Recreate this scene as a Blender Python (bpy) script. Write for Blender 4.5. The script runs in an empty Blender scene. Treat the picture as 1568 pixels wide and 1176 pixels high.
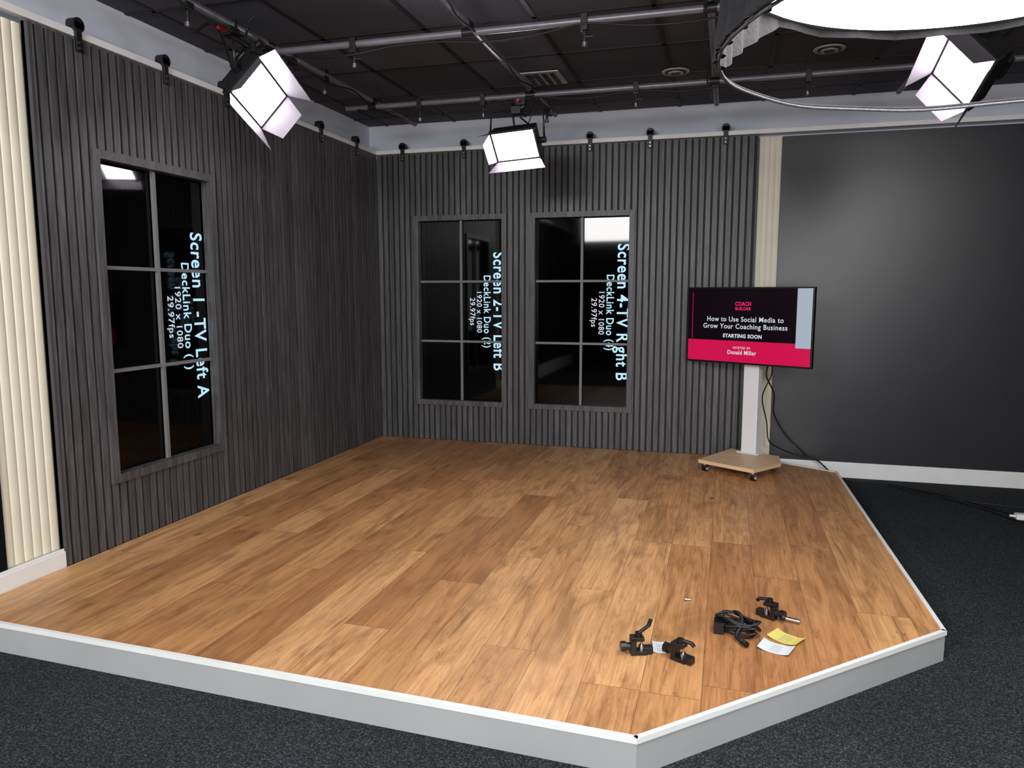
import bpy, bmesh, random
from math import *
from mathutils import Vector, Matrix
random.seed(7)
scene=bpy.context.scene
try:
    scene.view_settings.view_transform='Standard'
except Exception: pass

def lin(c):
    f=lambda v:(v/12.92 if v<=.04045 else ((v+.055)/1.055)**2.4)
    return tuple(f(x/255.) for x in c)+(1.,)

# ---------------------------------------------------------------- materials
def new_mat(name):
    m=bpy.data.materials.new(name); m.use_nodes=True
    nt=m.node_tree; b=nt.nodes['Principled BSDF']
    return m,nt,b
def plain(name,rgb,rough=.5,metal=0.,emit=None,strength=0.,noise=0.,nscale=20.,bump=0.,spec=.5,coat=0.,sample=True):
    m,nt,b=new_mat(name)
    c=lin(rgb)
    b.inputs['Base Color'].default_value=c
    b.inputs['Roughness'].default_value=rough
    b.inputs['Metallic'].default_value=metal
    b.inputs['Specular IOR Level'].default_value=spec
    b.inputs['Coat Weight'].default_value=coat
    if emit:
        b.inputs['Emission Color'].default_value=lin(emit); b.inputs['Emission Strength'].default_value=strength
    if not sample:
        try: m.cycles.emission_sampling='NONE'
        except Exception: pass
    if noise or bump:
        g=nt.nodes.new('ShaderNodeNewGeometry')
        n=nt.nodes.new('ShaderNodeTexNoise'); n.inputs['Scale'].default_value=nscale; n.inputs['Detail'].default_value=4
        nt.links.new(g.outputs['Position'],n.inputs['Vector'])
        if noise:
            r=nt.nodes.new('ShaderNodeValToRGB')
            r.color_ramp.elements[0].position=.3; r.color_ramp.elements[1].position=.7
            r.color_ramp.elements[0].color=tuple(v*(1-noise) for v in c[:3])+(1,)
            r.color_ramp.elements[1].color=tuple(min(1,v*(1+noise)) for v in c[:3])+(1,)
            nt.links.new(n.outputs['Fac'],r.inputs['Fac']); nt.links.new(r.outputs['Color'],b.inputs['Base Color'])
        if bump:
            bp=nt.nodes.new('ShaderNodeBump'); bp.inputs['Strength'].default_value=bump; bp.inputs['Distance'].default_value=.01
            nt.links.new(n.outputs['Fac'],bp.inputs['Height']); nt.links.new(bp.outputs['Normal'],b.inputs['Normal'])
    return m
class NT:
    def __init__(s,nt): s.nt=nt
    def _in(s,n,i,v):
        if v is None: return
        if isinstance(v,(int,float)): n.inputs[i].default_value=v
        elif isinstance(v,tuple): n.inputs[i].default_value=v
        else: s.nt.links.new(v,n.inputs[i])
    def math(s,op,a,b=None,c=None):
        n=s.nt.nodes.new('ShaderNodeMath'); n.operation=op
        for i,v in enumerate((a,b,c)): s._in(n,i,v)
        return n.outputs[0]
    def comb(s,x,y,z):
        n=s.nt.nodes.new('ShaderNodeCombineXYZ')
        for i,v in enumerate((x,y,z)): s._in(n,i,v)
        return n.outputs[0]
    def vadd(s,a,b):
        n=s.nt.nodes.new('ShaderNodeVectorMath'); n.operation='ADD'; s._in(n,0,a); s._in(n,1,b); return n.outputs[0]
    def vscale(s,a,k):
        n=s.nt.nodes.new('ShaderNodeVectorMath'); n.operation='SCALE'; s._in(n,0,a); n.inputs['Scale'].default_value=k; return n.outputs[0]
    def noise(s,v,scale,detail=4,dist=0.,rough=.5):
        n=s.nt.nodes.new('ShaderNodeTexNoise'); s.nt.links.new(v,n.inputs['Vector'])
        n.inputs['Scale'].default_value=scale;n.inputs['Detail'].default_value=detail
        n.inputs['Distortion'].default_value=dist;n.inputs['Roughness'].default_value=rough
        return n.outputs['Fac']
    def ramp(s,f,pts):
        n=s.nt.nodes.new('ShaderNodeValToRGB'); e=n.color_ramp.elements
        while len(e)<len(pts): e.new(.5)
        for k,(p,c) in enumerate(pts):
            e[k].position=p; e[k].color=c if len(c)==4 else tuple(c)+(1,)
        s.nt.links.new(f,n.inputs['Fac']); return n.outputs['Color']
    def mix(s,f,a,b,mode='MIX'):
        n=s.nt.nodes.new('ShaderNodeMix'); n.data_type='RGBA'; n.blend_type=mode
        s._in(n,0,f); s._in(n,6,a); s._in(n,7,b); return n.outputs[2]
    def white(s,v):
        n=s.nt.nodes.new('ShaderNodeTexWhiteNoise'); n.noise_dimensions='3D'; s.nt.links.new(v,n.inputs['Vector']); return n.outputs['Value'],n.outputs['Color']
    def bump(s,h,st,dist=.01):
        n=s.nt.nodes.new('ShaderNodeBump'); n.inputs['Strength'].default_value=st; n.inputs['Distance'].default_value=dist
        s.nt.links.new(h,n.inputs['Height']); return n.outputs['Normal']
    def pos(s):
        g=s.nt.nodes.new('ShaderNodeNewGeometry'); sp=s.nt.nodes.new('ShaderNodeSeparateXYZ')
        s.nt.links.new(g.outputs['Position'],sp.inputs[0]); return g.outputs['Position'],sp.outputs[0],sp.outputs[1],sp.outputs[2]

def wood_floor():
    m,nt,b=new_mat('laminate_planks'); T=NT(nt); P,x,y,z=T.pos()
    xr=T.math('DIVIDE',x,.19); row=T.math('FLOOR',xr)
    wv,_=T.white(T.comb(row,3.,1.))
    yy=T.math('ADD',T.math('DIVIDE',y,1.45),T.math('MULTIPLY',wv,7.))
    col=T.math('FLOOR',yy)
    v,c=T.white(T.comb(row,col,5.))
    off=T.vscale(c,9.)
    base=T.ramp(v,[(0,lin((178,126,80))),(.35,lin((194,142,92))),(.7,lin((206,155,103))),(1,lin((218,168,115)))])
    g1=T.noise(T.vadd(T.comb(T.math('MULTIPLY',x,1.),T.math('MULTIPLY',y,.11),0.),off),17,7,1.3,.64)
    gr=T.ramp(g1,[(.26,(.40,.34,.28)),(.42,(.78,.75,.71)),(.56,(1,1,1)),(.8,(1.04,1.03,1.02))])
    col1=T.mix(1.,base,gr,'MULTIPLY')
    g2=T.noise(T.vadd(T.comb(T.math('MULTIPLY',x,1.),T.math('MULTIPLY',y,.03),0.),off),130,3,.2,.6)
    col1=T.mix(1.,col1,T.ramp(g2,[(.3,(.78,.75,.72)),(.6,(1.05,1.05,1.05))]),'MULTIPLY')
    g3=T.noise(T.vadd(T.comb(x,T.math('MULTIPLY',y,.35),0.),off),6.5,4,.6,.6)
    col1=T.mix(T.ramp(g3,[(.51,(0,0,0)),(.70,(.62,.62,.62))]),col1,lin((128,88,54)))
    g4=T.noise(T.vadd(T.comb(T.math('MULTIPLY',x,1.),T.math('MULTIPLY',y,.10),3.),off),26,5,2.0,.7)
    ck=T.math('LESS_THAN',T.math('ABSOLUTE',T.math('SUBTRACT',g4,.63)),.010)
    col1=T.mix(T.math('MULTIPLY',ck,.65),col1,lin((76,50,32)))
    vo=nt.nodes.new('ShaderNodeTexVoronoi'); vo.inputs['Scale'].default_value=3.1
    nt.links.new(T.vadd(T.comb(x,T.math('MULTIPLY',y,.45),0.),off),vo.inputs['Vector'])
    kd=T.math('ADD',vo.outputs['Distance'],T.math('MULTIPLY',g1,.06))
    col1=T.mix(T.ramp(kd,[(.05,(.75,.75,.75)),(.095,(0,0,0))]),col1,lin((80,52,34)))
    fx=T.math('FRACT',xr); fy=T.math('FRACT',yy)
    gx=T.math('LESS_THAN',fx,.013); gy=T.math('LESS_THAN',fy,.0020)
    gm=T.math('MAXIMUM',gx,gy)
    col1=T.mix(T.math('MULTIPLY',gm,.55),col1,lin((76,50,32)))
    nt.links.new(col1,b.inputs['Base Color'])
    nt.links.new(T.math('ADD',T.math('MULTIPLY',g1,.2),.32),b.inputs['Roughness'])
    h=T.math('SUBTRACT',T.math('MULTIPLY',g2,.12),T.math('MULTIPLY',gm,1.))
    nt.links.new(T.bump(h,.25,.003),b.inputs['Normal'])
    return m
PITCH=.05
def slat_mat(name,rgb,axis):
    m,nt,b=new_mat(name); T=NT(nt); P,x,y,z=T.pos()
    s=x if axis=='x' else y
    row=T.math('FLOOR',T.math('DIVIDE',s,PITCH))
    v,c=T.white(T.comb(row,T.math('MULTIPLY',row,.37),2.))
    base=T.ramp(v,[(0,tuple(k*.78 for k in lin(rgb)[:3])),(1,tuple(k*1.2 for k in lin(rgb)[:3]))])
    vec=T.comb(T.math('ADD',x,0.),y,T.math('MULTIPLY',z,.05))
    g=T.noise(T.vadd(vec,T.vscale(c,5.)),75,4,.4,.65)
    col=T.mix(1.,base,T.ramp(g,[(.3,(.45,.45,.46)),(.5,(1,1,1)),(.72,(1.6,1.6,1.6))]),'MULTIPLY')
    g2=T.noise(T.vadd(T.comb(x,y,T.math('MULTIPLY',z,.25)),T.vscale(c,3.)),11,4,.3,.6)
    col=T.mix(T.ramp(g2,[(.58,(0,0,0)),(.78,(.20,.20,.20))]),col,lin((145,145,147)))
    nt.links.new(col,b.inputs['Base Color']); b.inputs['Roughness'].default_value=.42
    nt.links.new(T.bump(g,.4,.004),b.inputs['Normal'])
    return m
def carpet_mat():
    m,nt,b=new_mat('charcoal_carpet'); T=NT(nt); P,x,y,z=T.pos()
    n=T.noise(P,150,2,.0,.7); n2=T.noise(P,1.3,3)
    col=T.ramp(n,[(.34,lin((24,26,28))),(.52,lin((45,48,51))),(.70,lin((88,92,97)))])
    col=T.mix(1.,col,T.ramp(n2,[(.3,(.8,.8,.8)),(.7,(1.1,1.1,1.1))]),'MULTIPLY')
    nt.links.new(col,b.inputs['Base Color']); b.inputs['Roughness'].default_value=.95
    b.inputs['Specular IOR Level'].default_value=.12
    nt.links.new(T.bump(n,.8,.008),b.inputs['Normal']); return m
def ceiling_mat():
    m,nt,b=new_mat('ceiling_tiles'); T=NT(nt); P,x,y,z=T.pos()
    n=T.noise(P,70,4,.0,.7)
    row=T.math('FLOOR',T.math('DIVIDE',T.math('SUBTRACT',x,.05),.61)); colm=T.math('FLOOR',T.math('DIVIDE',T.math('ADD',y,.15),.61))
    v,c=T.white(T.comb(row,colm,1.))
    col=T.ramp(v,[(0,lin((60,62,72))),(1,lin((82,84,96)))])
    col=T.mix(1.,col,T.ramp(n,[(.3,(.8,.8,.8)),(.6,(1.1,1.1,1.1))]),'MULTIPLY')
    nt.links.new(col,b.inputs['Base Color']); b.inputs['Roughness'].default_value=.9
    nt.links.new(T.bump(n,.5,.004),b.inputs['Normal']); return m

M_wood=wood_floor(); M_carpet=carpet_mat(); M_ceil=ceiling_mat()
M_slatb=slat_mat('stained_slats_back',(77,77,80),'x'); M_slatl=slat_mat('stained_slats_left',(75,74,76),'y')
M_edge=plain('panel_edge',(64,64,67),.5,noise=.1,nscale=25)
M_back=plain('slat_backing',(34,33,35),.7)
M_grey=plain('grey_paint',(214,218,230),.8,noise=.04,nscale=3)
M_black=plain('black_wall_paint',(42,43,48),.34,noise=.10,nscale=2.2,spec=.55)
M_blackm=plain('dark_room_paint',(16,16,18),.9,noise=.10,nscale=2.2,spec=.1)
M_cream=plain('cream_panel',(230,225,205),.6,noise=.03,nscale=8)
M_white=plain('white_trim_paint',(230,232,230),.45,noise=.03,nscale=6)
M_fascia=plain('fascia_paint',(166,167,168),.55,noise=.05,nscale=3)
M_grid=plain('ceiling_grid_metal',(24,23,27),.6)
M_pipe=plain('steel_pipe',(122,120,128),.38,.35,noise=.1,nscale=30)
M_rail=plain('track_rail_metal',(236,236,236),.4,.0,noise=.04,nscale=10)
M_bmetal=plain('black_metal',(22,22,24),.42,noise=.1,nscale=30)
M_bplast=plain('black_plastic',(14,14,16),.35,noise=.1,nscale=50)
M_rubber=plain('cable_rubber',(12,12,13),.5,noise=.1,nscale=50)
M_screen=plain('tv_glass',(2,2,3),.04,noise=.05,nscale=2,spec=.28)
M_mull=plain('mullion_grey',(118,118,120),.5,noise=.05,nscale=30)
M_led=plain('led_face',(255,255,255),.5,emit=(255,248,255),strength=56.)
M_dome=plain('diffuser_cloth',(255,255,255),.7,emit=(255,252,250),strength=10.)
M_door=plain('barn_door_metal',(92,88,94),.42,noise=.05,nscale=20)
M_fabric=plain('black_fabric',(24,23,26),.85,noise=.35,nscale=60,bump=.5)
M_hoop=plain('hoop_binding',(74,74,80),.6,noise=.4,nscale=120)
M_standw=plain('stand_white',(228,230,232),.35,noise=.02,nscale=8)
M_birch=plain('birch_base',(222,188,150),.45,noise=.06,nscale=18)
M_chrome=plain('bright_steel',(190,190,195),.25,1.,noise=.05,nscale=40)
M_paperw=plain('paper_white',(206,214,220),.8,noise=.02,nscale=60)
M_papery=plain('paper_yellow',(206,196,104),.8,noise=.03,nscale=60)
M_txt=plain('screen_text_cyan',(10,10,10),.5,emit=(186,230,248),strength=1.0,sample=False)
M_txtdim=plain('screen_text_white',(10,10,10),.5,emit=(215,226,238),strength=.85,sample=False)
M_scr_dark=plain('slide_dark',(3,2,4),.2,emit=(26,12,22),strength=.5,spec=.2,sample=False)
M_scr_pink=plain('slide_pink',(40,2,15),.15,emit=(214,20,80),strength=.88,spec=.3,sample=False)
M_scr_grey=plain('slide_light_bar',(30,30,32),.15,emit=(176,188,204),strength=.85,spec=.3,sample=False)
M_scr_pinktxt=plain('slide_pink_text',(40,2,15),.2,emit=(236,40,100),strength=1.,sample=False)
M_ventm=plain('vent_metal',(176,174,178),.5,noise=.05,nscale=20)
M_red=plain('red_knob',(190,20,24),.4,noise=.05,nscale=20)

# ---------------------------------------------------------------- mesh builder
class B:
    def __init__(s,name,parent=None,loc=None):
        s.name=name; s.bm=bmesh.new(); s.mats=[]; s.parent=parent
    def mi(s,m):
        if m not in s.mats: s.mats.append(m)
        return s.mats.index(m)
    def faces(s,vs,fs,mat,smooth=False):
        bv=[s.bm.verts.new(v) for v in vs]; k=s.mi(mat)
        for f in fs:
            try:
                fc=s.bm.faces.new([bv[i] for i in f]); fc.material_index=k; fc.smooth=smooth
            except ValueError: pass
    def box(s,a,b,mat,T=None):
        x0,y0,z0=a;x1,y1,z1=b
        vs=[Vector(p) for p in((x0,y0,z0),(x1,y0,z0),(x1,y1,z0),(x0,y1,z0),(x0,y0,z1),(x1,y0,z1),(x1,y1,z1),(x0,y1,z1))]
        if T: vs=[(T@v if isinstance(T,Matrix) else Vector(T(v))) for v in vs]
        s.faces(vs,[(0,3,2,1),(4,5,6,7),(0,1,5,4),(1,2,6,5),(2,3,7,6),(3,0,4,7)],mat)
    def cyl(s,p,q,r,mat,seg=16,r2=None,T=None,smooth=True):
        p=Vector(p);q=Vector(q)
        if T: p=T@p;q=T@q
        r2=r if r2 is None else r2
        d=(q-p).normalized(); a=d.orthogonal().normalized(); b=d.cross(a)
        vs=[];
        for (c,rr) in((p,r),(q,r2)):
            for i in range(seg):
                t=2*pi*i/seg; vs.append(c+a*cos(t)*rr+b*sin(t)*rr)
        s.faces(vs,[(i,(i+1)%seg,seg+(i+1)%seg,seg+i) for i in range(seg)],mat,smooth)
        s.faces(vs[:seg],[tuple(range(seg))[::-1]],mat); s.faces(vs[seg:],[tuple(range(seg))],mat)
    def tube(s,pts,r,mat,seg=8,closed=False,sub=6):
        P=[Vector(p) for p in pts]
        if sub>1:
            Q=[];n=len(P)
            rng=range(n if closed else n-1)
            for i in rng:
                p0=P[(i-1)%n] if (closed or i>0) else P[i]; p1=P[i];p2=P[(i+1)%n]
                p3=P[(i+2)%n] if (closed or i+2<n) else p2
                for k in range(sub):
                    t=k/sub
                    Q.append(.5*((2*p1)+(-p0+p2)*t+(2*p0-5*p1+4*p2-p3)*t*t+(-p0+3*p1-3*p2+p3)*t**3))
            if not closed: Q.append(P[-1])
            P=Q
        n=len(P); vs=[]; prev=None
        for i in range(n):
            d=((P[(i+1)%n] if (closed or i<n-1) else P[i])-(P[i-1] if (closed or i>0) else P[i]))
            if d.length<1e-9: d=Vector((0,0,1))
            d.normalize()
            a=(prev-d*prev.dot(d)) if prev else d.orthogonal()
            if a.length<1e-6: a=d.orthogonal()
            a.normalize(); prev=a; b=d.cross(a)
            for k in range(seg):
                t=2*pi*k/seg; vs.append(P[i]+(a*cos(t)+b*sin(t))*r)
        fs=[]
        for i in range(n if closed else n-1):
            j=(i+1)%n
            for k in range(seg):
                fs.append((i*seg+k,i*seg+(k+1)%seg,j*seg+(k+1)%seg,j*seg+k))
        if not closed: fs+= [tuple(range(seg))[::-1],tuple((n-1)*seg+k for k in range(seg))]
        s.faces(vs,fs,mat,True)
    def prism(s,poly,z0,z1,mat,T=None,topmat=None):
        n=len(poly)
        vs=[Vector((x,y,z0)) for x,y in poly]+[Vector((x,y,z1)) for x,y in poly]
        if T: vs=[T@v for v in vs]
        s.faces(vs,[tuple(range(n))[::-1]]+[(i,(i+1)%n,n+(i+1)%n,n+i) for i in range(n)],mat)
        s.faces(vs[n:],[tuple(range(n))],topmat or mat)
    def done(s,bevel=0.,weld=False,recalc=True):
        if weld: bmesh.ops.remove_doubles(s.bm,verts=s.bm.verts,dist=1e-5)
        if recalc: bmesh.ops.recalc_face_normals(s.bm,faces=s.bm.faces)
        me=bpy.data.meshes.new(s.name); s.bm.to_mesh(me); s.bm.free()
        for m in s.mats: me.materials.append(m)
        o=bpy.data.objects.new(s.name,me); scene.collection.objects.link(o)
        if s.parent: o.parent=s.parent
        if bevel:
            md=o.modifiers.new('bevel','BEVEL'); md.width=bevel; md.segments=2; md.limit_method='ANGLE'; md.angle_limit=radians(40)
        return o
def empty(name,loc=(0,0,0)):
    e=bpy.data.objects.new(name,None); scene.collection.objects.link(e); e.empty_display_size=.1
    return e
def text(name,body,size,mtx,mat,parent,bold=0.,align='CENTER',ext=0.0004,length=None):
    cu=bpy.data.curves.new(name,'FONT'); cu.body=body; cu.size=size; cu.align_x=align; cu.align_y='CENTER'
    cu.offset=bold; cu.extrude=ext; cu.resolution_u=4; cu.space_character=1.10
    o=bpy.data.objects.new(name,cu); scene.collection.objects.link(o)
    bpy.context.view_layer.update()
    dg=bpy.context.evaluated_depsgraph_get()
    me=bpy.data.meshes.new_from_object(o.evaluated_get(dg))
    bpy.data.objects.remove(o)
    me.materials.clear(); me.materials.append(mat)
    for p in me.polygons: p.material_index=0
    sx=1.
    if length:
        xs=[v.co.x for v in me.vertices]; sx=length/(max(xs)-min(xs))
    ob=bpy.data.objects.new(name,me); scene.collection.objects.link(ob)
    me.transform(mtx@Matrix.Diagonal((sx,1,1,1))); ob.parent=parent
    return ob
def frame(o,X,Y,Z):
    X,Y,Z=Vector(X),Vector(Y),Vector(Z)
    return Matrix(((X.x,Y.x,Z.x,o[0]),(X.y,Y.y,Z.y,o[1]),(X.z,Y.z,Z.z,o[2]),(0,0,0,1)))

# ---------------------------------------------------------------- room shell
FZ=-.115; CZ=2.67; XR=7.2; YF=-8.6
b=B('floor'); b.box((-.12,YF,FZ-.1),(XR,.12,FZ),M_carpet); b.done()
b=B('ceiling'); b.box((-.12,YF,CZ),(XR,.12,CZ+.1),M_ceil)
x=.05
while x<XR: b.box((x-.012,YF,CZ-.006),(x+.012,.12,CZ),M_grid); x+=.61
y=-.15
while y>YF: b.box((-.12,y-.012,CZ-.006),(XR,y+.012,CZ),M_grid); y-=.61
b.done()
b=B('wall_back'); b.box((-.22,.12,FZ-.1),(XR+.1,.22,CZ+.1),M_grey)
b.box((3.237,.02,FZ),(XR,.1199,2.385),M_black); b.box((5.0,.0195,FZ),(5.004,.021,2.385),M_bmetal); b.box((4.1,.0195,FZ),(4.1025,.021,2.385),M_black)
b.done()
b=B('wall_left'); b.box((-.22,YF,FZ-.1),(-.12,.12,CZ+.1),M_grey); b.box((-.1199,YF,FZ),(-.02,-3.56,2.385),M_blackm); b.done()
b=B('wall_right'); b.box((XR,YF,FZ-.1),(XR+.1,.12,CZ+.1),M_blackm); b.done()
b=B('wall_front'); b.box((-.22,YF-.1,FZ-.1),(XR+.1,YF,CZ+.1),M_blackm); b.done()
def ribbed(name,T,s0,s1):
    b=B(name); b.box((s0,.035,FZ),(s1,.119,2.385),M_cream,T)
    s=s0; n=max(3,round((s1-s0)/.045)); w=(s1-s0)/n
    for i in range(n):
        cs=s0+w*(i+.5); K=8; vs=[]
        for z in (FZ+.2,2.385):
            for k in range(K+1):
                t=pi*k/K; v=Vector((cs-cos(t)*w*.5,.035-sin(t)*.006,z)); vs.append(Vector(T(v)))
        b.faces(vs,[(k,k+1,K+2+k,K+1+k) for k in range(K)],M_cream,True)
    return b.done()
Tb=lambda v:(v[0],v[1],v[2])
Tl=lambda v:(-v[1],-v[0],v[2])
ribbed('cream_ribbed_panel',Tb,3.076,3.236)
ribbed('cream_ribbed_panel.001',Tl,3.287,3.558)
def baseb(name,T,s0,s1,z1,d0,d1):
    b=B(name); b.box((s0,d0,FZ),(s1,d1,z1-.012),M_white,T); b.box((s0,d0+.006,z1-.012),(s1,d1,z1),M_white,T); b.done(.002)
baseb('baseboard_back',Tb,3.24,XR,.0,.0,.02)
baseb('baseboard_left',Tl,3.287,-YF,.085,.001,.019)

# ---------------------------------------------------------------- slat panels w/ windows
def slats(name,T,L,wins,mat):
    b=B(name); H=2.4
    F=.042
    op=[(w[0]-F,w[1]+F,w[2]-F,w[3]+F) for w in wins]
    edges=[0]
    for o in sorted(op): edges+=[o[0],o[1]]
    edges.append(L)
    for i in range(len(edges)-1):
        a,c=edges[i],edges[i+1]
        mid=(a+c)/2; hit=[o for o in op if o[0]<mid<o[1]]
        if hit:
            o=hit[0]; b.box((a,.018,.0),(c,.034,o[2]),M_back,T); b.box((a,.018,o[3]),(c,.034,H),M_back,T)
        else: b.box((a,.018,.0),(c,.034,H),M_back,T)
    n=int(L/PITCH); p=PITCH; w=.035
    for i in range(n+1):
        a=i*p+(p-w)/2; c=min(a+w,L-.012)
        if a>L-.025: continue
        segs=[(0.002,H)]
        for o in op:
            if c>o[0]+.002 and a<o[1]-.002:
                if a<o[0] and o[0]-a>.010: b.box((a,0,o[2]),(o[0],.018,o[3]),mat,T)
                if c>o[1] and c-o[1]>.010: b.box((o[1],0,o[2]),(c,.018,o[3]),mat,T)
                segs=[(.002,o[2]),(o[3],H)]
        for z0,z1 in segs: b.box((a,0,z0),(c,.018,z1),mat,T)
    b.box((L-.012,-.001,.002),(L,.035,H),M_edge,T)
    for o,wn in zip(op,wins):
        f=-.014
        b.box((o[0],f,wn[3]),(o[1],.045,o[3]),mat,T); b.box((o[0],f,o[2]),(o[1],.045,wn[2]),mat,T)
        b.box((o[0],f,wn[2]),(wn[0],.045,wn[3]),mat,T); b.box((wn[1],f,wn[2]),(o[1],.045,wn[3]),mat,T)
    return b.done()
wA=(.375,1.105,.345,1.85); wB=(1.385,2.14,.345,1.85); wL=(2.175,2.955,.3576,1.8864)
slats('slat_panel',Tb,3.074,[wA,wB],M_slatb)
slats('slat_panel.001',Tl,3.284,[wL],M_slatl)

def win(name,T,w,tw,lines,back):
    e=empty(name)
    b=B('screen',e)
    b.box((w[0]-.015,.056,w[2]-.02),(w[1]+.03,.10,w[3]+.02),M_bplast,T)
    b.box((w[0]-.005,.052,w[2]-.008),(w[1]+.02,.0565,w[3]+.008),M_screen,T)
    b.done()
    b=B('mullions',e); m=(w[0]+w[1])/2; h=(w[3]-w[2])/3
    b.box((m-.010,.028,w[2]),(m+.010,.046,w[3]),M_mull,T)
    for k in (1,2):
        z=w[2]+h*k; b.box((w[0],.030,z-.009),(w[1],.044,z+.009),M_mull,T)
    b.done()
    zc=(w[2]+w[3])/2
    for i,(body,s,size,bold,mat,ln) in enumerate(lines):
        if back: mt=frame((s,.0515,zc),(0,0,-1),(1,0,0),(0,-1,0))
        else: mt=frame((-.0515,-s,zc),(0,0,-1),(0,1,0),(1,0,0))
        text('caption_%d'%(i+1),body,size,mt,mat,e,bold,length=ln)
def caps(t,n,s,d,ln):
    return [(t,s,.135,.0022,M_txt,ln),("DeckLink Duo (%d)"%n,s-d*.100,.085,.0012,M_txt,.60),("1920 x 1080",s-d*.168,.064,.0006,M_txtdim,.34),("29.97fps",s-d*.228,.064,.0006,M_txtdim,.23)]
win('tv_window',Tb,wA,None,caps("Screen 2-TV Left B",2,1.058,1,.98),True)
win('tv_window.001',Tb,wB,None,caps("Screen 4-TV Right B",4,2.088,1,1.08),True)
win('tv_window.002',Tl,wL,None,caps("Screen 1 -TV Left A",1,2.240,-1,.95),False)

# ---------------------------------------------------------------- track rail + hangers
RL=empty('track_rail')
b=B('rail',RL)
b.box((-.0,.0,2.410),(XR,.028,2.442),M_rail); b.box((-.028,YF,2.410),(0,.0,2.442),M_rail)
for T,L in ((Tb,7.),(Tl,8.4)):
    s=.25
    while s<L:
        b.box((s-.012,.028,2.418),(s+.012,.119,2.436),M_rail,T); s+=1.1
b.done(.002)
def hanger(T,s,i):
    b=B('hanger_%d'%(i+1),RL)
    b.box((s-.016,-.016,2.345),(s+.016,-.0015,2.47),M_bmetal,T)
    b.box((s-.024,-.018,2.443),(s+.024,.03,2.475),M_bmetal,T)
    c=Vector(T((s,-.018,2.462))); d=Vector(T((s,.026,2.462)))
    b.cyl(c,d,.032,M_bmetal,18)
    for z in (2.36,2.385): b.cyl(T((s,-.022,z)),T((s,-.012,z)),.007,M_chrome,8)
    b.done(.0015)
i=0
for s in (.244,.787,1.3,1.824,2.285,2.837): hanger(Tb,s,i); i+=1
for s in (.36,.908,1.45,1.98,2.48,3.03): hanger(Tl,s,i); i+=1

# ---------------------------------------------------------------- stage
poly=[(0.002,-.002),(3.10,-.002),(3.67,-.34),(3.711,-2.91),(2.682,-3.908),(0.002,-3.826)]
b=B('stage_platform')
b.prism(poly[::-1],FZ,-.012,M_fascia); b.prism(poly[::-1],-.012,0,M_wood)
for (p,q) in ((poly[5],poly[4]),(poly[4],poly[3]),(poly[3],poly[2]),(poly[2],poly[1])):
    p=Vector((p[0],p[1],0));q=Vector((q[0],q[1],0)); d=(q-p).normalized(); nrm=Vector((d.y,-d.x,0))
    T=frame(p,d,-nrm,(0,0,1)); L=(q-p).length
    b.box((-.003,-.004,-.014),(L+.003,.012,.004),M_white,T)
b.done()

# ---------------------------------------------------------------- ceiling pipes
GR=empty('lighting_pipe_grid')
b=B('pipes',GR); PR=.0175
for x in (.50,1.62,2.77,3.92,5.05,6.2):
    b.cyl((x,-.33,2.562),(x,-8.3,2.562),PR,M_pipe,14)
    for y in (-1.0,-3.2,-5.6,-7.8):
        b.cyl((x,y,2.57),(x,y,CZ),.006,M_bmetal,8); b.box((x-.025,y-.018,2.578),(x+.025,y+.018,2.588),M_bmetal)
    for y in (-1.06,-2.27,-3.48,-4.7,-5.9):
        b.cyl((x,y-.03,2.562),(x,y+.03,2.562),.0215,M_bmetal,14); b.cyl((x-.03,y,2.523),(x+.03,y,2.523),.0215,M_bmetal,14)
for y in (-1.06,-2.27,-3.48,-4.7,-5.9):
    b.cyl((.30,y,2.523),(6.5,y,2.523),PR,M_pipe,14)
b.done()
b=B('power_cables',GR)
for (x,y0,y1,sg) in ((.53,-.6,-3.5,.03),(1.65,-.5,-3.0,.02),(2.74,-.6,-4.,.03)):
    pts=[]; n=14
    for k in range(n+1):
        t=k/n; pts.append((x+.012*sin(k*2.1),y0+(y1-y0)*t,2.540-sg*abs(sin(k*1.57/2*1.0))))
    b.tube(pts,.005,M_rubber)
for (y,x0,x1,sg) in ((-1.085,.4,3.3,.03),(-2.295,.5,4.4,.04)):
    pts=[];n=16
    for k in range(n+1):
        t=k/n; pts.append((x0+(x1-x0)*t,y,2.503-sg*abs(sin(k*.9))))
    b.tube(pts,.005,M_rubber)
b.done()
def dangler(x,y,i,z=2.521):
    b=B('pipe_clamp_%d'%(i+1),GR)
    b.box((x-.016,y-.026,z-.045),(x+.016,y+.026,z+.03),M_bmetal); b.cyl((x,y,z-.10),(x,y,z-.04),.008,M_bmetal,10)
    b.cyl((x,y,z-.115),(x,y,z-.095),.014,M_chrome,12); b.cyl((x,y,z-.07),(x+.04,y,z-.07),.007,M_bmetal,8)
    b.done(.002)
for i,(x,y) in enumerate(((1.0,-2.27),(1.3,-1.06),(.85,-1.06),(2.2,-2.27),(2.3,-1.06),(3.3,-1.06))): dangler(x,y,i)
for i,(x,y) in enumerate(((.5,-1.7),(.5,-2.05),(.5,-2.9),(1.62,-.6))): dangler(x,y,i+6,2.565)
def round_vent(name,x,y,r):
    b=B(name)
    for k in range(4):
        rr=r*(1-k*.22); b.cyl((x,y,CZ-.012-k*.004),(x,y,CZ-.0065),rr,M_ventm if k%2==0 else M_bmetal,28,r2=rr+.004)
    b.done()
round_vent('ceiling_downlight',2.52,-.82,.085); round_vent('ceiling_downlight.001',3.41,-1.03,.085)
b=B('ceiling_vent'); x,y=1.653,-.92
b.box((x-.15,y-.15,CZ-.014),(x+.15,y+.15,CZ-.007),M_ventm)
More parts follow.
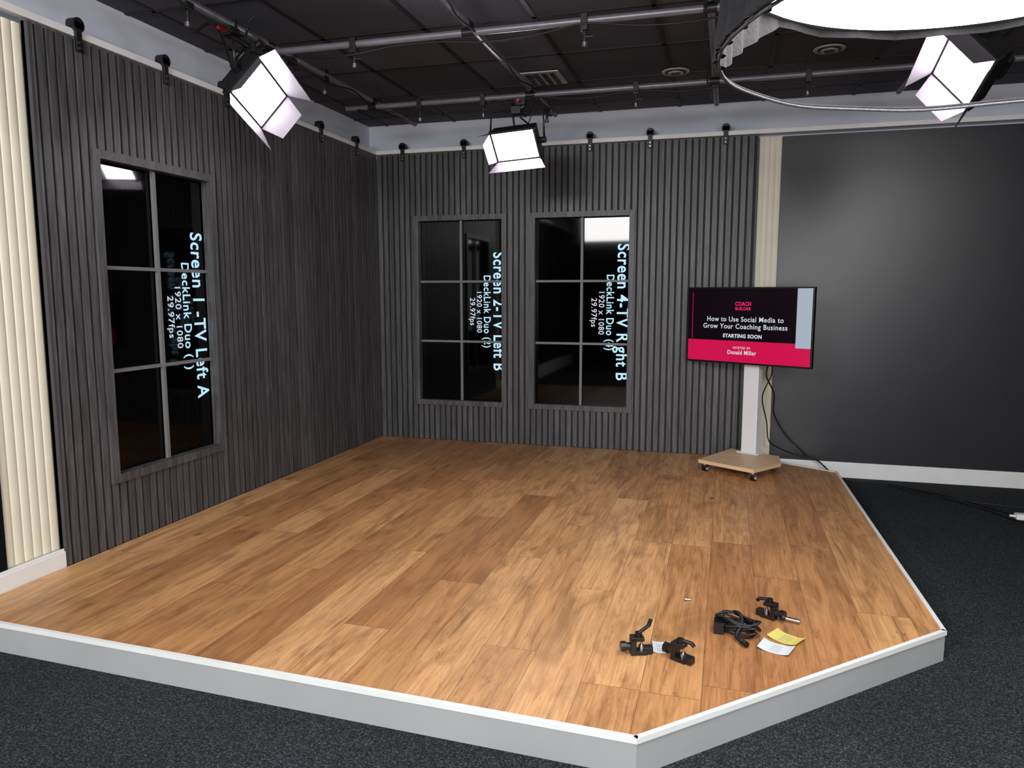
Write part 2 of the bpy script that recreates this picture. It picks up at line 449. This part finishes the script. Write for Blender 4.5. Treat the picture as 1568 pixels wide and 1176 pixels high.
for k in range(5): b.box((x-.13+k*.054,y-.13,CZ-.02),(x-.10+k*.054,y+.13,CZ-.0135),M_bmetal)
b.done()

# ---------------------------------------------------------------- LED studio lights
def led(name,C,n,roll=0.,pipez=2.521,w=.36,h=.25,dl=.13,spread=35,pipe=None):
    e=empty(name); C=Vector(C); n=Vector(n).normalized()
    X=n.cross(Vector((0,0,1))).normalized(); X=-X; Y=n.cross(X).normalized()
    if Y.z<0: Y=-Y
    X=Y.cross(n)
    R=Matrix.Rotation(roll,3,n); X=R@X; Y=R@Y
    T=frame(C,X,Y,n)
    b=B('housing',e)
    b.box((-w/2,-h/2,-.08),(w/2,h/2,-.004),M_bmetal,T)
    for k in range(11):
        x=-w/2+.03+k*(w-.06)/10; b.box((x-.004,-h/2+.02,-.105),(x+.004,h/2-.02,-.08),M_bmetal,T)
    for s in (-1,1):
        b.box((s*w/2-.010,-h/2-.008,-.03),(s*w/2+.010,h/2+.008,.004),M_bmetal,T)
        b.box((-w/2-.008,s*h/2-.008,-.03),(w/2+.008,s*h/2+.008,.004),M_bmetal,T)
        b.cyl((s*(w/2+.008),0,-.035),(s*(w/2+.05),0,-.035),.02,M_bmetal,12,T=T)
    b.box((-.06,-h/2-.0,-.13),(.06,h/2-.09,-.10),M_bmetal,T)
    b.cyl((.1,-.05,-.11),(.1,-.05,-.075),.012,M_red,10,T=T)
    b.done(.002)
    b=B('led_face',e); b.box((-w/2+.008,-h/2+.008,-.003),(w/2-.008,h/2-.008,.003),M_led,T); b.done()
    b=B('barn_doors',e); a=radians(spread); th=.002
    for s in (-1,1):
        for (ax,half,off,ln) in ((0,w/2,h/2,dl*1.0),(1,h/2,w/2,dl*1.0)):
            o=off+.002; q0=(o+ln*sin(a)); z1=.004+ln*cos(a); f=half+(.05 if ax==0 else -.03)
            pts=[(-half,o,.004),(half,o,.004),(f,q0,z1),(-f,q0,z1)]
            vs=[]
            for dd in (0,th):
                for (u,v,z) in pts:
                    v2=s*(v+dd)
                    vs.append(T@Vector((u,v2,z) if ax==0 else (v2,u,z)))
            b.faces(vs,[(0,1,2,3),(7,6,5,4),(0,1,5,4),(1,2,6,5),(2,3,7,6),(3,0,4,7)],M_door)
    b.done()
    b=B('yoke',e)
    pc=Vector((pipe[0],pipe[1],pipez)); cb=Vector((C.x,C.y,min(C.z+.20,pipez-.10)))-n*.035
    Xh=Vector((X.x,X.y,0)).normalized()
    pL=T@Vector((-(w/2+.04),0,-.035)); pR=T@Vector((w/2+.04,0,-.035))
    cL=cb-Xh*(w/2+.03); cR=cb+Xh*(w/2+.03)
    b.tube([pL,cL,cR,pR],.008,M_bmetal,8,sub=1)
    b.cyl(cb,Vector((pc.x,pc.y,pc.z-.05)),.013,M_bmetal,12)
    b.box((pc.x-.03,pc.y-.035,pc.z-.06),(pc.x+.03,pc.y+.035,pc.z-.018),M_bmetal)
    b.box((pc.x-.02,pc.y+.018,pc.z-.05),(pc.x+.02,pc.y+.034,pc.z+.03),M_bmetal)
    b.cyl((pc.x,pc.y-.09,pc.z-.045),(pc.x,pc.y-.03,pc.z-.045),.009,M_red,10)
    b.cyl(cb,cb+Vector((.05,0,.03)),.018,M_bmetal,12)
    b.box(tuple(cb-Vector((.03,.03,.02))),tuple(cb+Vector((.03,.03,.025))),M_bmetal)
    k=T@Vector((.05,.0,-.12))
    b.tube([k,k+Vector((-.05,.03,-.06)),k+Vector((-.1,.04,.08)),pc+Vector((-.08,.0,.0)),pc+Vector((-.2,.0,-.02))],.007,M_rubber)
    b.tube([k,k+Vector((.02,.03,.06)),k+Vector((-.04,-.04,.12)),pc+Vector((.04,.05,-.10)),pc+Vector((.10,.0,-.03))],.006,M_rubber)
    b.tube([k+Vector((0,0,.05)),cb+Vector((.1,.0,-.02)),pc+Vector((.1,0,-.03)),pc+Vector((.15,0,.03))],.003,M_rubber)
    b.done()
    return e
led('led_panel_light',(.585,-2.50,2.250),(.84,-.10,-.50),roll=radians(-24),pipez=2.562,pipe=(.50,-2.60),w=.31,h=.22,dl=.11,spread=32)
led('led_panel_light.001',(1.53,-1.10,2.205),(-.05,-.80,-.60),roll=radians(3),pipe=(1.56,-1.06),w=.30,h=.2,dl=.09,spread=18)
led('led_panel_light.002',(3.80,-2.26,2.190),(-.80,-.22,-.55),roll=radians(24),pipe=(3.80,-2.27),w=.33,h=.23,dl=.10,spread=20)

# ---------------------------------------------------------------- big round softbox
e=empty('round_softbox'); cx,cy=3.46,-3.95; R=.6; Z=2.02
b=B('diffuser',e); N=64
vs=[Vector((cx,cy,Z-.035))]
rings=[(.25,.033),(.5,.026),(.75,.015),(.97,0.)]
for fr,dz in rings:
    for k in range(N):
        t=2*pi*k/N; vs.append(Vector((cx+R*fr*cos(t),cy+R*fr*sin(t),Z-dz)))
fs=[(0,1+k,1+(k+1)%N) for k in range(N)]
for r in range(len(rings)-1):
    for k in range(N): fs.append((1+r*N+k,1+r*N+(k+1)%N,1+(r+1)*N+(k+1)%N,1+(r+1)*N+k))
b.faces(vs,fs,M_dome,True); b.done(weld=False,recalc=False)
b=B('shell',e); prof=[(R,Z-.02),(R*1.0,Z+.01),(R*.86,Z+.16),(R*.62,Z+.29),(.16,Z+.40),(.09,Z+.42)]
vs=[]
for r,z in prof:
    for k in range(N):
        t=2*pi*k/N; rr=r*(1-.015*cos(16*t)); vs.append(Vector((cx+rr*cos(t),cy+rr*sin(t),z)))
b.faces(vs,[(r*N+k,r*N+(k+1)%N,(r+1)*N+(k+1)%N,(r+1)*N+k) for r in range(len(prof)-1) for k in range(N)],M_fabric,True)
b.done()
b=B('lamp_head',e); b.cyl((cx,cy,Z+.41),(cx,cy,Z+.53),.085,M_bmetal,24); b.cyl((cx,cy,Z+.53),(cx,cy,CZ-.0065),.02,M_pipe,14); b.cyl((cx,cy,CZ-.02),(cx,cy,CZ-.0065),.07,M_bmetal,20); b.done(.003)
hc=(3.46,-4.06,1.774); HR=.61
b=B('skirt_hoop',e)
b.tube([(hc[0]+HR*cos(2*pi*k/72),hc[1]+HR*sin(2*pi*k/72),hc[2]+.002*sin(k*.9)) for k in range(72)],.0038,M_hoop,8,True,1)
b.tube([(hc[0]+(HR+.006)*cos(2*pi*k/72),hc[1]+(HR+.006)*sin(2*pi*k/72),hc[2]+.007+.002*sin(k*.9)) for k in range(72)],.0048,M_fabric,8,True,1)
b.done()
b=B('skirt_fabric',e); a0,a1=radians(136),radians(285); NA=100; NZ=8; vs=[]
for j in range(NZ+1):
    f=j/NZ
    for k in range(NA+1):
        t=a0+(a1-a0)*k/NA
        ff=f*(min(1,(k+1)/26.))
        r=(R*(1-ff)+HR*ff)+.012*sin(k*1.1)*(.3+ff); ccx=cx*(1-ff)+hc[0]*ff; ccy=cy*(1-ff)+hc[1]*ff
        vs.append(Vector((ccx+r*cos(t),ccy+r*sin(t),(Z+.01)*(1-ff)+hc[2]*ff)))
b.faces(vs,[(j*(NA+1)+k,j*(NA+1)+k+1,(j+1)*(NA+1)+k+1,(j+1)*(NA+1)+k) for j in range(NZ) for k in range(NA)],M_fabric,True)
b.done()

# ---------------------------------------------------------------- TV on rolling stand
e=empty('tv_rolling_stand'); yaw=radians(29)
Rv=Vector((cos(yaw),-sin(yaw),0)); Bv=Vector((sin(yaw),cos(yaw),0)); Up=Vector((0,0,1))
S=frame((3.085,-.27,0),Rv,Bv,Up)
b=B('base',e)
plate=[(-.18,.05),(.2,.05),(.31,-.15),(.27,-.47),(-.16,-.45)]
b.prism(plate,.062,.088,M_birch,T=S); b.done(.004)
b=B('casters',e)
for (x,y) in ((-.13,.01),(.17,.01),(.245,-.43),(-.13,-.41)):
    b.cyl((x,y,.048),(x,y,.062),.018,M_chrome,12,T=S)
    b.box((x-.019,y-.012,.028),(x-.015,y+.02,.05),M_chrome,S); b.box((x+.015,y-.012,.028),(x+.019,y+.02,.05),M_chrome,S)
    b.cyl((x-.014,y+.012,.0265),(x+.014,y+.012,.0265),.0265,M_bplast,18,T=S)
    b.cyl((x-.0165,y+.012,.0265),(x+.0165,y+.012,.0265),.016,M_standw,18,T=S)
b.done()
b=B('column',e)
b.box((-.058,-.03,.088),(.058,.03,1.02),M_standw,S); b.box((-.085,-.05,.088),(.085,.05,.098),M_standw,S)
b.box((-.12,-.045,.94),(.12,-.03,1.12),M_bmetal,S)
b.done(.006)
TC=Vector((3.03,-.345,1.02)); T=frame(TC,Rv,Bv,Up); w,h=.955,.55
b=B('tv_body',e)
b.box((-w/2,-.012,-h/2),(w/2,.022,h/2),M_bplast,T); b.box((-w*.36,.02,-h*.36),(w*.36,.05,h*.2),M_bplast,T)
b.done(.003)
b=B('tv_slide',e)
i0=-w/2+.010;i1=w/2-.010;k0=-h/2+.014;k1=h/2-.010
band=k0+(k1-k0)*.29
b.box((i0,-.0128,band),(i1,-.0121,k1),M_scr_dark,T); b.box((i0,-.0128,k0),(i1,-.0121,band),M_scr_pink,T)
b.box((i1-.105,-.0132,band-.03),(i1,-.0127,k1),M_scr_grey,T)
b.box((i0+.03,-.0132,band+.005),(i0+.034,-.0127,k1-.03),M_scr_pink,T)
b.done()
def tvt(nm,s,size,x,z,m,bold=0.,ln=None): text(nm,s,size,frame(T@Vector((x,-.0138,z)),Rv,Up,-Bv),m,e,bold,length=ln)
tvt('logo_text',"COACH",.040,-.03,.155,M_scr_pinktxt,.0010,.12); tvt('logo_text_2',"BUILDER",.030,-.03,.121,M_scr_pinktxt,.0006,.12)
tvt('title_text',"How to Use Social Media to",.050,-.02,.045,M_txtdim,.0006,.585); tvt('title_text_2',"Grow Your Coaching Business",.050,-.02,-.006,M_txtdim,.0006,.645)
tvt('status_text',"STARTING SOON",.036,-.03,-.074,M_txtdim,.0014,.30)
tvt('host_text',"HOSTED BY",.024,-.03,-.158,M_txtdim); tvt('host_text_2',"Donald Miller",.042,-.03,-.192,M_txtdim,.0008,.22)
b=B('power_cables',e)
b.tube([(3.14,-.20,.95),(3.20,-.19,.80),(3.18,-.2,.66),(3.24,-.15,.52),(3.25,-.10,.36),(3.34,-.06,.20),(3.44,-.06,.10),(3.5,-.05,.04),(3.58,-.05,.01),(3.66,-.08,-.06),(3.75,-.07,-.108),(3.97,-.07,-.109),(4.2,-.25,-.109),(4.34,-.45,-.109),(4.5,-.66,-.109),(4.65,-.92,-.109),(5.0,-1.2,-.109)],.0055,M_rubber)
b.tube([(3.16,-.2,.95),(3.22,-.2,.7),(3.16,-.18,.5),(3.2,-.12,.3),(3.22,-.12,.16),(3.3,-.09,.1),(3.42,-.05,.05),(3.56,-.06,.02),(3.68,-.09,-.07),(3.8,-.1,-.109),(4.1,-.16,-.109),(4.36,-.38,-.109),(4.6,-.7,-.109),(4.80,-1.0,-.109)],.0045,M_rubber)
b.tube([(3.62,-.06,-.02),(3.72,-.05,-.107),(4.0,-.1,-.109),(4.15,-.3,-.109),(4.5,-.5,-.109),(5.1,-.62,-.109)],.004,M_rubber)
b.done()
b=B('plug_adapter'); b.box((4.62,-.84,FZ),(4.69,-.79,FZ+.035),M_white); b.cyl((4.62,-.815,FZ+.018),(4.59,-.815,FZ+.018),.008,M_white,10); b.done(.004)

# ---------------------------------------------------------------- small items on the stage
def clamp(name,x,y,ang,up=True):
    b=B(name); T=Matrix.Translation((x,y,.001))@Matrix.Rotation(ang,4,'Z')
    b.box((-.028,-.018,0),(.028,.018,.014),M_bmetal,T)
    b.box((-.028,-.018,.014),(-.010,.018,.062),M_bmetal,T)
    b.box((-.028,-.018,.050),(.018,.018,.064),M_bmetal,T)
    b.cyl((.012,0,.014),(.012,0,.030),.011,M_chrome,14,T=T)
    b.cyl((.012,0,.030),(.012,0,.066),.005,M_chrome,10,T=T)
    b.cyl((-.045,0,.028),(-.028,0,.028),.013,M_bmetal,14,T=T)
    b.cyl((-.062,0,.028),(-.045,0,.028),.018,M_bplast,14,T=T)
    b.cyl((.0,0,.064),(.0,0,.078),.012,M_bplast,14,T=T)
    b.cyl((.0,0,.074),(.040,.01,.098 if up else .07),.0065,M_bplast,10,T=T)
    b.cyl((.038,.01,.096 if up else .07),(.046,.012,.118 if up else .06),.007,M_bplast,10,T=T)
    b.box((.018,-.014,.002),(.05,.014,.026),M_bmetal,T)
    b.done(.0015)
clamp('pipe_mount_clamp',2.628,-3.40,.35)
clamp('pipe_mount_clamp.001',2.772,-3.41,-.5,False)
clamp('pipe_mount_clamp.002',3.085,-2.97,2.6,False)
b=B('threaded_spigot'); b.cyl((3.125,-2.978,.012),(3.195,-3.0,.012),.008,M_chrome,14); b.cyl((3.118,-2.976,.013),(3.128,-2.979,.013),.012,M_chrome,14); b.done()
b=B('coiled_cable')
for j in range(9):
    c=Vector((2.965+random.uniform(-.01,.01),-3.13+random.uniform(-.01,.01),.008+j*.0055)); a=random.uniform(-.35,.35)-.5
    rx=.078+random.uniform(-.014,.01); ry=.040+random.uniform(-.012,.01); pts=[]
    for k in range(14):
        t=2*pi*k/14; u=rx*cos(t);v=ry*sin(t)
        pts.append((c.x+u*cos(a)-v*sin(a),c.y+u*sin(a)+v*cos(a),max(.0065,c.z+.006*sin(3*t+j)+.002)))
    b.tube(pts,.0048,M_rubber,7,True,3)
b.tube([(2.95,-3.09,.06),(2.97,-3.12,.068),(2.98,-3.16,.05),(2.96,-3.2,.018),(2.98,-3.235,.012)],.007,M_rubber)
b.cyl((2.98,-3.235,.013),(2.995,-3.255,.013),.011,M_bplast,12)
b.box((2.88,-3.17,.001),(2.915,-3.12,.045),M_bplast); b.done()
def paper(name,x,y,w,h,ang,m,z=.001,curl=.01):
    b=B(name); T=Matrix.Translation((x,y,z))@Matrix.Rotation(ang,4,'Z'); n=8; vs=[]
    for dz in (0,.0006):
        for i in range(n+1):
            for j in (0,1):
                u=-w/2+w*i/n; vs.append(T@Vector((u,-h/2+h*j,dz+curl*(abs(2*i/n-1)**3))))
    q=2*(n+1); fs=[]
    for i in range(n):
        a=2*i; fs+=[(a,a+1,a+3,a+2),(q+a+2,q+a+3,q+a+1,q+a),(a,a+2,q+a+2,q+a),(a+1,q+a+1,q+a+3,a+3)]
    fs+=[(0,q,q+1,1),(2*n,2*n+1,q+2*n+1,q+2*n)]
    b.faces(vs,fs,m)
    for k in range(4): b.box((-w*.35,-h*.3+k*h*.18,.0008),(w*.2,-h*.3+k*h*.18+.002,.0012),M_mull,T)
    b.done()
paper('hardware_card',3.095,-3.23,.11,.08,-.35,M_paperw)
paper('hardware_card.001',3.135,-3.14,.11,.08,-.55,M_papery,.001)
paper('hardware_card.002',2.700,-3.335,.055,.085,.15,M_paperw,.001,.004)
b=B('loose_screw'); b.cyl((2.765,-2.89,.0046),(2.785,-2.885,.0046),.0045,M_chrome,10); b.cyl((2.761,-2.891,.006),(2.766,-2.8897,.006),.006,M_chrome,10); b.done()

# ---------------------------------------------------------------- added fill lights, out of view behind the camera
def area(name,loc,target,size,power,col=(1,.985,.975)):
    l=bpy.data.lights.new(name,'AREA'); l.shape='RECTANGLE'; l.size=size[0]; l.size_y=size[1]; l.energy=power; l.color=col
    o=bpy.data.objects.new(name,l); scene.collection.objects.link(o); o.location=loc
    o.rotation_euler=(Vector(target)-Vector(loc)).to_track_quat('-Z','Y').to_euler(); return o
area('fill_light',(1.2,-6.6,2.45),(1.0,-1.8,.4),(1.4,.7),135)  # added fill at ceiling level, brightens stage and walls
area('fill_light.001',(4.4,-6.4,2.45),(2.4,-1.0,.3),(1.4,.7),85)  # second added fill, from the right side
area('fill_light.002',(3.2,-8.3,1.3),(2.2,-1.0,2.1),(3.4,1.6),110,(.96,.98,1.))  # added broad ambient fill, stands in for a bright space behind
w=bpy.data.worlds.new('world'); scene.world=w; w.use_nodes=True
w.node_tree.nodes['Background'].inputs[0].default_value=(.5,.52,.56,1); w.node_tree.nodes['Background'].inputs[1].default_value=.25

# ---------------------------------------------------------------- camera
cam=bpy.data.cameras.new('camera'); co=bpy.data.objects.new('camera',cam); scene.collection.objects.link(co); scene.camera=co
yw,pt=-.2799,.1219
f=Vector((sin(yw)*cos(pt),cos(yw)*cos(pt),-sin(pt))); r=Vector((cos(yw),-sin(yw),0)); u=r.cross(f)
co.matrix_world=frame((2.8863,-5.8963,1.254),r,u,-f)
cam.sensor_fit='HORIZONTAL'; cam.sensor_width=36; cam.lens=1138.57/1568*36; cam.clip_start=.02
